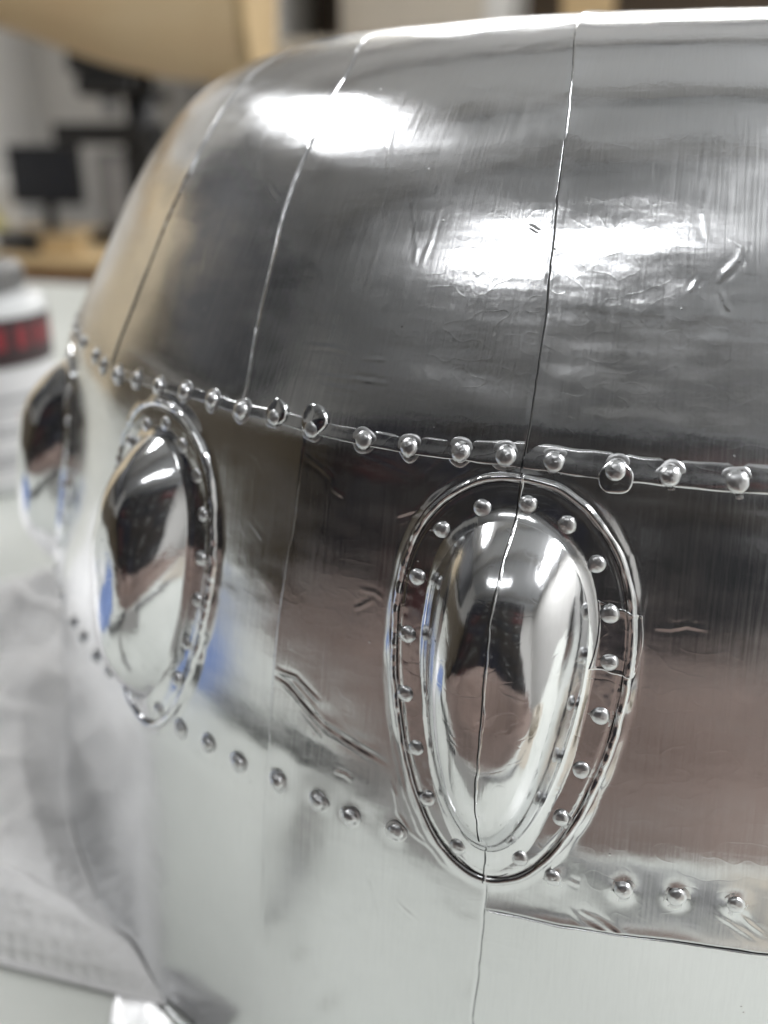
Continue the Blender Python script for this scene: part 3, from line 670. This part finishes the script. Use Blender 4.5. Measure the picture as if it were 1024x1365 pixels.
# ------------------------------------------------------------------ foil offcut at the foot of the cowl
def scrap():
    nu, nv = 60, 30
    U, Vv = np.meshgrid(np.linspace(0, 1, nu), np.linspace(0, 1, nv), indexing='ij')
    th = -0.600+0.155*U; rad = 1.114+0.002*vn(U*6, U*0, 2)+(0.048+0.02*U)*Vv*np.clip(U/0.4+0.05, 0, 1)**0.7
    x = rad*np.sin(th)*RS; y = -rad*np.cos(th)*RS
    z = 0.0009-0.0002*Vv+0.00008*vn(U*5, Vv*2, 4)+0.00005*vn(U*19, Vv*7, 5)
    V = np.concatenate([np.stack([x, y, z], -1).reshape(-1, 3), np.stack([x, y, z-0.0003], -1).reshape(-1, 3)])
    F = grid_faces(nu, nv); F = np.concatenate([F, F[:, ::-1]+nu*nv])
    o = mesh_obj('foil_offcut', V, F, M['scrap'], uv=np.concatenate([np.stack([th, rad], -1).reshape(-1, 2)]*2))
    tag(o, 'bright curved foil offcut lying on the table below the bottom edge of the cowling', 'foil scrap')
M['scrap'] = foil('scrap_foil', 0.34, 0.1, 0.8, 0.5, tint=(0.9, 0.9, 0.9), seed=12.0)
scrap()

# ------------------------------------------------------------------ paint jar behind the cowl
M['jar_white'] = plain('white_jar_plastic', (0.60, 0.61, 0.61), 0.35, 0.05, 30)
M['cap_grey'] = plain('grey_cap', (0.22, 0.215, 0.21), 0.4, 0.1, 60)
M['label_dark'] = plain('dark_label_print', (0.035, 0.018, 0.02), 0.5, 0.2, 60)
M['label_red'] = plain('red_label_print', (0.24, 0.022, 0.03), 0.5, 0.1, 60)
M['label_text'] = plain('grey_label_print', (0.33, 0.33, 0.34), 0.5, 0.1, 60)
M['label_pale'] = plain('pale_label', (0.66, 0.655, 0.66), 0.5, 0.05, 60)
JX, JY, JR = -0.2775, 0.108, 0.0315
jar = empty('paint_jar', (JX, JY, 0))
tag(jar, 'white paint jar with grey cap and dark label with red blocks standing on the table', 'jar')
lathe('body', [(JR*0.93, 0.0), (JR*0.985, 0.0015), (JR, 0.004), (JR, 0.0755), (JR*0.985, 0.0775), (JR*0.93, 0.0795), (JR*0.80, 0.0808), (JR*0.70, 0.0815), (JR*0.68, 0.0822)], M['jar_white'], jar, 64)
cp = lathe('cap', [(JR*0.705, 0.0820), (JR*0.73, 0.0826), (JR*0.73, 0.0915), (JR*0.70, 0.0930), (JR*0.62, 0.0936)], M['cap_grey'], jar, 64)
for i in range(48):
    a = i/48*2*math.pi
    bm = box_vf(-0.0006, 0.0006, -0.0007, 0.0007, 0.0832, 0.0910); o = bm_obj('cap_rib', bm, M['cap_grey'], cp); o.location = (JR*0.735*math.cos(a), JR*0.735*math.sin(a), 0); o.rotation_euler = (0, 0, a+math.pi/2)
def wrap(name, a0, a1, z0, z1, rad, mat, parent, n=24):
    A = np.linspace(a0, a1, n); V = np.concatenate([np.stack([rad*np.cos(A), rad*np.sin(A), 0*A+z], -1) for z in (z0, z1)]); 
    F = [(j, j+1, n+j+1, n+j) for j in range(n-1)]
    return mesh_obj(name, V, F, mat, parent)
lab = wrap('label', -3.3, 1.2, 0.006, 0.0525, JR+0.0002, M['label_pale'], jar, 60)
band_o = wrap('dark_band', -3.3, 1.2, 0.0540, 0.0735, JR+0.0002, M['label_dark'], jar, 60)
A0 = math.atan2(-0.235-JY, 0-JX)         # towards the viewer
for i in range(-3, 5):
    a = A0+0.02+i*0.30
    wrap('red_block', a-0.075, a+0.075, 0.0612, 0.0700, JR+0.0004, M['label_red'], band_o, 6)
for i, (z, hh, a0, a1) in enumerate([(0.0405, 0.0022, 0.1, 0.85), (0.036, 0.0012, -0.3, 0.8), (0.0285, 0.0012, 0.0, 0.9), (0.0262, 0.0012, 0.1, 0.7), (0.0175, 0.0012, -0.2, 0.85), (0.015, 0.0012, -0.1, 0.9), (0.0125, 0.0012, 0.0, 0.6)]):
    wrap('print_line', A0+a0, A0+a1, z, z+hh, JR+0.0004, M['label_text'], lab, 12)
wrap('pink_patch', A0+0.45, A0+0.85, 0.0305, 0.0345, JR+0.0004, plain('pink_print', (0.55, 0.36, 0.35), 0.5), lab, 8)

# ------------------------------------------------------------------ far desk, drill, screen, wall
M['wall'] = plain('cream_wall', (0.77, 0.76, 0.735), 0.8, 0.03, 3)
M['black'] = plain('black_plastic', (0.012, 0.012, 0.013), 0.45, 0.2, 20)
M['screen'] = plain('dark_screen', (0.006, 0.008, 0.014), 0.25, 0.2, 5)
M['iron'] = plain('grey_cast_iron', (0.27, 0.27, 0.275), 0.5, 0.2, 20)
M['greycab'] = plain('grey_paint', (0.27, 0.265, 0.25), 0.6, 0.05, 4)
M['cream'] = plain('cream_board', (0.55, 0.50, 0.42), 0.6, 0.06, 5)
M['darkwood'] = plain('dark_brown_wood', (0.065, 0.042, 0.022), 0.6, 0.3, 6)
M['yellow'] = plain('yellow_plastic', (0.62, 0.56, 0.22), 0.5, 0.1, 10)
M['lace'] = plain('white_plastic', (0.7, 0.69, 0.66), 0.5, 0.05, 10)
M['ceiling'] = plain('grey_white_ceiling', (0.74, 0.76, 0.79), 0.8, 0.05, 2)
for nm, q in (('wall', (-3.1, 2.0, 3.42, 3.52)), ('wall', (-2.55, -2.45, -2.5, 3.419)), ('wall', (2.0, 2.1, -2.5, 3.52)), ('wall', (-2.449, 1.999, -2.5, -2.4))):
    tag(box(nm, *q, -0.7515, 1.75, M['wall']), kind='structure')
ceil_ = tag(box('ceiling', -2.6, 2.1, -2.5, 3.52, 1.7505, 1.80, M['ceiling']), kind='structure')
M['added_beam'] = plain('grey_beam_paint', (0.44, 0.44, 0.445), 0.7, 0.15, 3)
for y in (-1.75, -0.55, 0.05, 1.15, 2.3): box('added_beam', -2.44, 1.99, y-0.07, y+0.07, 1.62, 1.7495, M['added_beam'], ceil_, 0.004)  # added beams, break up the even ceiling reflection in the nose foil
dk = empty('desk', (-1.6, 2.2, -0.752)); tag(dk, 'far wooden desk with tan top and red-brown front behind the cowling', 'desk')
def rel(o, p): o.location = -Vector(p.location); return o
rel(box('desk_top', -2.6, -0.9, 1.90, 2.75, -0.175, -0.150, M['wood_tan'], dk, 0.003), dk)
rel(box('front_board', -2.58, -0.92, 1.915, 1.935, -0.42, -0.1755, M['wood_red'], dk, 0.002), dk)
for x in (-2.55, -0.95):
    for y in (1.95, 2.70): rel(box('leg', x-0.03, x+0.03, y-0.012, y+0.03, -0.752, -0.1755, M['wood_red'], dk), dk)
sc_ = empty('monitor', (-1.69, 2.25, -0.15)); tag(sc_, 'small black screen standing on the far desk', 'screen')
box('casing', -0.112, 0.112, -0.004, 0.022, 0.105, 0.262, M['black'], sc_, 0.004)
box('display', -0.104, 0.104, -0.0065, -0.0045, 0.113, 0.254, M['screen'], sc_)
box('neck', -0.015, 0.015, 0.004, 0.018, 0.008, 0.106, M['black'], sc_)
box('foot', -0.07, 0.07, -0.05, 0.06, 0.0005, 0.0078, M['black'], sc_, 0.002)
dr = empty('bench_drill', (-1.47, 2.36, -0.15)); tag(dr, 'black and grey bench drill standing beside the screen on the far desk', 'bench drill')
box('base', -0.11, 0.10, -0.09, 0.09, 0.0005, 0.035, M['black'], dr, 0.006)
lathe('column', [(0.042, 0.0351), (0.042, 0.4395)], M['black'], dr, 24, (0.02, 0.03, 0))
box('motor_housing', -0.095, 0.0, -0.06, 0.01, 0.04, 0.245, M['iron'], dr, 0.02)
box('work_table', -0.20, 0.085, -0.08, 0.0, 0.262, 0.318, M['black'], dr, 0.006)
box('bracket', 0.002, 0.085, -0.055, 0.055, 0.0355, 0.3125, M['black'], dr, 0.008)
lathe('chuck', [(0.010, 0.335), (0.020, 0.345), (0.022, 0.37), (0.017, 0.385)], M['iron'], dr, 20, (-0.045, -0.02, 0))
box('head', -0.125, 0.055, -0.07, 0.07, 0.3855, 0.44, M['black'], dr, 0.02)
box('belt_cover', -0.15, 0.18, -0.06, 0.06, 0.4405, 0.53, M['black'], dr, 0.015)
lathe('feed_knob', [(0.006, 0.0), (0.018, 0.005), (0.022, 0.02), (0.018, 0.035), (0.004, 0.038)], M['black'], dr, 20, (0.115, -0.02, 0.365))
box('knob_arm', 0.05, 0.116, -0.026, -0.014, 0.39, 0.402, M['black'], dr, 0.002)
yb = lathe('glue_bottle', [(0.026, 0.0), (0.030, 0.004), (0.030, 0.05), (0.024, 0.062), (0.012, 0.07), (0.010, 0.085), (0.004, 0.10)], M['yellow'], None, 24, (0, 0, 0)); yb.location = (-1.80, 2.16, -0.1495)
tag(yb, 'squat pale yellow bottle in front of the black screen on the far desk', 'bottle')
lb = lathe('white_tub', [(0.03, 0.0), (0.034, 0.004), (0.036, 0.038), (0.034, 0.042), (0.03, 0.040)], M['lace'], None, 24); lb.location = (-1.735, 2.02, -0.1495)
tag(lb, 'small white tub near the front of the far desk', 'tub')
tb = box('wood_offcut', -0.05, 0.05, -0.03, 0.03, 0.0005, 0.045, M['wood_tan'], None, 0.003); tb.location = (-1.50, 2.02, -0.1495); tb.rotation_euler = (0, 0, 0.3)
tag(tb, 'tan wood offcut in front of the grey bench drill on the far desk', 'wood block')
bx_ = empty('tool_case', (-1.66, 2.08, -0.1495)); tag(bx_, 'flat black tool case in front of the screen on the far desk', 'tool case'); bx_.rotation_euler = (0, 0, -0.12)
box('lower_shell', -0.14, 0.14, -0.06, 0.06, 0.0, 0.028, M['black'], bx_, 0.004); box('lid', -0.14, 0.14, -0.06, 0.06, 0.0285, 0.046, M['black'], bx_, 0.004); box('handle', -0.03, 0.03, -0.074, -0.0605, 0.02, 0.03, M['iron'], bx_, 0.002)
pc_ = lathe('spray_can', [(0.026, 0.0), (0.028, 0.003), (0.028, 0.15), (0.022, 0.165), (0.012, 0.168), (0.012, 0.185), (0.010, 0.187)], M['lace'], None, 24); pc_.location = (-1.86, 2.30, -0.1495); tag(pc_, 'pale spray can beside the screen on the far desk', 'spray can')
gc = empty('tall_cabinet', (-1.62, 3.2, -0.752)); tag(gc, 'tall grey cabinet against the wall behind the drill', 'cabinet')
box('carcass', -0.26, 0.26, -0.10, 0.215, 0.0005, 2.1, M['greycab'], gc, 0.004)
for x in (-0.13, 0.13): 
    d_ = box('door', x-0.122, x+0.122, -0.118, -0.102, 0.06, 2.06, M['greycab'], gc, 0.003)
    box('handle', x+(0.09 if x < 0 else -0.10), x+(0.10 if x < 0 else -0.09), -0.135, -0.1185, 0.9, 1.05, M['iron'], d_, 0.002)
sh = empty('wall_shelf', (-0.5, 3.2, 0.36)); tag(sh, 'cream shelf unit with dark openings on the wall above the cowling', 'shelf unit')
def shb(n, x0, x1, z0, z1, mat, y0=-0.2, y1=0.218): return box(n, x0+0.5, x1+0.5, y0, y1, z0-0.36, z1-0.36, mat, sh, 0.002)
shb('bottom_board', -1.36, 0.9, 0.36, 0.425, M['cream'])
shb('top_board', -1.36, 0.9, 0.95, 0.98, M['cream'])
shb('upright', -1.36, -1.285, 0.4255, 0.9495, M['lace'])
shb('upright', -1.06, -1.02, 0.4255, 0.9495, M['cream'])
shb('upright', -0.60, -0.53, 0.4255, 0.9495, M['lace'])
shb('upright', 0.86, 0.90, 0.4255, 0.9495, M['cream'])
shb('back_board', -1.284, 0.859, 0.4255, 0.9495, M['darkwood'], 0.19, 0.216)
shb('door', -1.019, -0.601, 0.427, 0.9485, M['cream'], -0.205, -0.19)
pk = box('storage_box', -0.075, 0.075, -0.06, 0.06, 0.0005, 0.12, M['wood_tan'], None, 0.004); pk.location = (-0.30, 3.1, 0.4255); tag(pk, 'brown box inside the dark opening of the wall shelf', 'box')

# ------------------------------------------------------------------ sheeted wooden model hull up behind
def hull():
    m, nt, b = new_mat('sheeted_balsa'); tc = node(nt, 'ShaderNodeTexCoord')
    f = noise(nt, tc.outputs['Object'], 5, (1, 5, 9), 5, 0.6)
    f2 = noise(nt, tc.outputs['Object'], 2.2, (2.0, 1, 1), 3)
    c = ramp(nt, math2(nt, 'ADD', math2(nt, 'MULTIPLY', f, 0.5), math2(nt, 'MULTIPLY', f2, 0.5)), [(0.3, (0.58, 0.40, 0.24)), (0.5, (0.64, 0.48, 0.29)), (0.7, (0.70, 0.56, 0.37))])
    nt.links.new(c, b.inputs['Base Color']); b.inputs['Roughness'].default_value = 0.45
    root = empty('wooden_hull', (-0.62, 0.9, 0.25)); tag(root, 'large tan wooden model hull with rounded underside above and behind the jar', 'wooden model')
    xs = np.linspace(-1.5, -0.478, 80); zb = np.interp(xs, [-1.5, -0.9, -0.808, -0.748, -0.709, -0.65, -0.582, -0.534, -0.478], [0.36, 0.288, 0.262, 0.245, 0.231, 0.213, 0.200, 0.197, 0.199])
    k = np.hanning(9); k /= k.sum(); zb = np.convolve(np.r_[[zb[0]]*4, zb, [zb[-1]]*4], k, 'valid')
    zt = 0.46+0*xs; t = np.linspace(0, 2*math.pi, 65)[:-1]
    zc = (zb+zt)/2; hz = (zt-zb)/2; V = []
    for i in range(len(xs)):
        c, s = np.cos(t), np.sin(t); y = 0.05*np.sign(c)*np.abs(c)**0.75; z = zc[i]+hz[i]*np.sign(s)*np.abs(s)**0.75
        V.append(np.stack([0*t+xs[i]+0.62, y, z-0.25], -1))
    F = [(i*64+j, i*64+(j+1) % 64, (i+1)*64+(j+1) % 64, (i+1)*64+j) for i in range(len(xs)-1) for j in range(64)]+[tuple(range(63, -1, -1))]
    mesh_obj('planking', np.concatenate(V), F, m, root)
    e = V[-1]; e2 = e+np.array([0.012, 0, 0]); e3 = np.concatenate([e*[1, .97, 1]+[0.0005, 0, 0], e2])
    F = [(j, (j+1) % 64, 64+(j+1) % 64, 64+j) for j in range(64)]+[tuple(range(64, 128)), tuple(range(63, -1, -1))]
    mesh_obj('end_plate', e3, F, M['wood_tan'], root, smooth=False)
    o = box('stand_post', 0.095, 0.125, -0.015, 0.015, -1.0018+0.02, -0.04, M['wood_tan'], root); 
    box('stand_foot', -0.04, 0.26, -0.15, 0.15, -1.0018, -0.9815, M['wood_tan'], root)
hull()

# ------------------------------------------------------------------ added unseen things, there only to shape the reflections in the foil
dm_ = [plain('dark_drawer_paint_%d' % i, c, 0.8, 0.2, 8) for i, c in enumerate([(0.010, 0.010, 0.012), (0.008, 0.009, 0.018), (0.018, 0.014, 0.011), (0.013, 0.012, 0.012), (0.05, 0.012, 0.012)])]
tcst = empty('standin_dark_cabinet', (-0.62, -1.60, -0.752)); tag(tcst, 'added dark drawer cabinet standing in for the person behind the camera, mirrored in the foil', 'cabinet')  # added for the dark band in the foil; stands in for a person
box('carcass', -1.25, 1.25, -0.20, 0.18, 0.0005, 1.90, dm_[0], tcst, 0.004)
rr_ = random.Random(5)
for i in range(6):
    for j in range(9):
        x0 = -1.24+i*0.415; z0 = 0.04+j*0.205
        dw = box('drawer', x0, x0+0.405, 0.181, 0.20, z0, z0+0.197, rr_.choice(dm_[:4]) if rr_.random() < 0.95 else dm_[4], tcst, 0.003)
        box('handle', x0+0.14, x0+0.26, 0.2005, 0.215, z0+0.12, z0+0.14, M['iron'], dw, 0.003)
M['darkgrey'] = plain('dark_grey_paint', (0.045, 0.046, 0.05), 0.6, 0.2, 6)
oc = empty('added_wall_cupboard', (-2.28, 0.1, 0.72)); tag(oc, 'added unseen dark wall cupboard that darkens the upper left foil reflections', 'wall cupboard')  # added to darken a patch of the nose reflection
box('carcass', -0.165, 0.15, -1.0, 1.0, 0.0, 0.72, M['darkgrey'], oc, 0.004)
for i in range(4): 
    d_ = box('door', 0.1505, 0.168, -0.995+i*0.5, -0.505+i*0.5, 0.005, 0.715, M['darkgrey'], oc, 0.003); box('handle', 0.1685, 0.18, -0.76+i*0.5, -0.74+i*0.5, 0.05, 0.15, M['iron'], d_, 0.002)
M['leather'] = plain('red_brown_leather', (0.20, 0.150, 0.13), 0.6, 0.6, 4, bmp=0.001)
ch = empty('standin_bench', (0.0, -0.62, -0.752)); tag(ch, 'added red-brown padded bench standing in for lap and arms mirrored in the foil', 'bench')  # added brown mass mirrored below the dark band
box('seat', -0.80, 0.42, -0.12, 0.20, 0.58, 0.66, M['leather'], ch, 0.03)
box('backrest', -0.38, 0.42, -0.20, -0.11, 0.60, 0.722, M['leather'], ch, 0.03)
box('backrest', -0.82, -0.385, -0.20, -0.11, 0.60, 0.685, M['leather'], ch, 0.03)
for x in (-0.75, 0.37):
    for y in (-0.08, 0.15): box('leg', x-0.02, x+0.02, y-0.02, y+0.02, 0.0005, 0.5805, M['wood_red'], ch)
M['blue'] = plain('blue_cloth', (0.17, 0.24, 0.45), 0.8, 0.15, 30, bmp=0.002)
def cloth():
    nu, nv = 60, 60; U, V_ = np.meshgrid(np.linspace(-1, 1, nu), np.linspace(-1, 1, nv), indexing='ij')
    X = -0.295+0.055*U; Y = -0.168+0.048*V_+0.01*U; e = np.clip(1-np.maximum(np.abs(U), np.abs(V_))**6, 0, 1)
    Z = 0.0008+0.028*e*(0.8+0.25*vn(U*2.5, V_*2.5, 4))+0.004*e*vn(U*7, V_*7, 5)
    P = np.stack([X, Y, Z], -1).reshape(-1, 3); B = P.copy(); B[:, 2] = 0.0004; F = grid_faces(nu, nv)
    o = mesh_obj('added_cloth', np.concatenate([P, B]), np.concatenate([F, F[:, ::-1]+nu*nv]), M['blue']); tag(o, 'added unseen blue cloth on the table for the blue reflection in the foil', 'cloth')  # added out of view to put blue into the side reflection
cloth()
M['tan'] = plain('tan_paint', (0.72, 0.60, 0.42), 0.6, 0.06, 4)
cb = empty('cupboard', (-1.75, 0.5, -0.752)); tag(cb, 'added unseen tan cupboard for the warm reflection at the left of the foil', 'cupboard')  # added for a tan tone in the nose reflection
box('carcass', -0.25, 0.25, -0.15, 0.55, 0.0005, 1.40, M['tan'], cb, 0.005)
for y in (0.028, 0.372): 
    d_ = box('door', 0.2505, 0.27, y-0.17, y+0.17, 0.05, 1.36, M['tan'], cb, 0.003); box('handle', 0.2705, 0.29, y+0.12, y+0.135, 0.8, 0.95, M['iron'], d_, 0.002)

M['brown'] = plain('brown_wood', (0.085, 0.066, 0.042), 0.5, 0.3, 5, sc=(1, 1, 5))
bc = empty('added_sideboard', (-1.74, -0.62, -0.752)); tag(bc, 'added unseen brown sideboard for the dim brown reflection at the left of the foil', 'sideboard')  # added for the dim brown tone mirrored at the left
box('carcass', -0.25, 0.25, -0.55, 0.95, 0.0005, 1.12, M['brown'], bc, 0.006)
for y in (-0.30, 0.20, 0.70):
    d_ = box('door', 0.2505, 0.27, y-0.24, y+0.24, 0.05, 1.08, M['brown'], bc, 0.004); box('handle', 0.2705, 0.29, y-0.01, y+0.01, 0.6, 0.75, M['iron'], d_, 0.002)

# added unseen tools and sheets on the table, put there to cloud the lower reflections
def rod(name, p, ang, segs, label, cat):
    """a turned tool lying on the table: segs = [(part name, x0, x1, r0, r1, material)]"""
    root = empty(name, (p[0], p[1], max(max(s[3], s[4]) for s in segs)+0.0003), ang); tag(root, label, cat); t = np.linspace(0, 2*math.pi, 17)[:-1]
    for nm, x0, x1, r0, r1, mat in segs:
        V = np.concatenate([np.stack([0*t+x, r*np.cos(t), r*np.sin(t)], -1) for x, r in ((x0, r0*0.85), (x0+0.0008, r0), (x1-0.0008, r1), (x1, r1*0.85))])
        F = [(i*16+j, i*16+(j+1) % 16, (i+1)*16+(j+1) % 16, (i+1)*16+j) for i in range(3) for j in range(16)]+[tuple(range(15, -1, -1)), tuple(range(48, 64))]
        mesh_obj(nm, V, F, mat, root)
rod('added_knife', (0.02, -0.245), 0.35, [('handle', -0.07, 0.02, 0.0045, 0.0045, M['iron']), ('collar', 0.0201, 0.035, 0.005, 0.0035, M['iron']), ('blade', 0.0351, 0.062, 0.0022, 0.0003, M['iron'])], 'added unseen grey hobby knife that clouds the lower foil reflections', 'knife')  # added, mirrored only as a soft blur low on the foil
rod('added_pen', (-0.17, -0.225), 2.5, [('barrel', -0.06, 0.025, 0.006, 0.006, M['black']), ('cap', 0.0251, 0.065, 0.0066, 0.0060, M['black'])], 'added unseen black marker pen that clouds the lower foil reflections', 'marker pen')
rod('burnisher', (-0.11, -0.195), 0.9, [('handle', -0.055, 0.025, 0.0038, 0.005, M['greycab']), ('tip', 0.0251, 0.05, 0.003, 0.001, M['iron'])], 'added unseen grey foil burnisher that clouds the lower foil reflections', 'burnisher')
tr = lathe('added_tape_roll', [(0.018, 0.0005), (0.030, 0.0005), (0.030, 0.0185), (0.018, 0.0185), (0.018, 0.0005)], M['cream'], None, 40, cap=False); tr.location = (0.145, -0.245, 0.0032); tag(tr, 'added unseen roll of cream masking tape that clouds the lower foil reflections', 'tape roll')

def sheet(name, x0, x1, y0, y1, rz, mat, label, cat, seed):
    n = 24; U, V_ = np.meshgrid(np.linspace(0, 1, n), np.linspace(0, 1, n), indexing='ij'); cx, cy = (x0+x1)/2, (y0+y1)/2
    X = (U-0.5)*(x1-x0); Y = (V_-0.5)*(y1-y0); Z = 0.0006+0.0022*np.clip(vn(U*2, V_*2, seed), 0, 1); c, s_ = math.cos(rz), math.sin(rz)
    P = np.stack([cx+c*X-s_*Y, cy+s_*X+c*Y, Z], -1).reshape(-1, 3); B = P.copy(); B[:, 2] -= 0.0002; F = grid_faces(n, n)
    tag(mesh_obj(name, np.concatenate([P, B]), np.concatenate([F, F[:, ::-1]+n*n]), mat), label, cat)
sheet('added_card', -0.14, -0.03, -0.285, -0.225, 0.25, M['greycab'], 'added unseen grey card that greys part of the table reflection in the foil', 'card', 3)  # added sheet, varies the pale table reflection
sheet('added_paper', 0.06, 0.22, -0.285, -0.205, -0.2, M['cream'], 'added unseen cream paper that varies the table reflection in the foil', 'paper', 6)
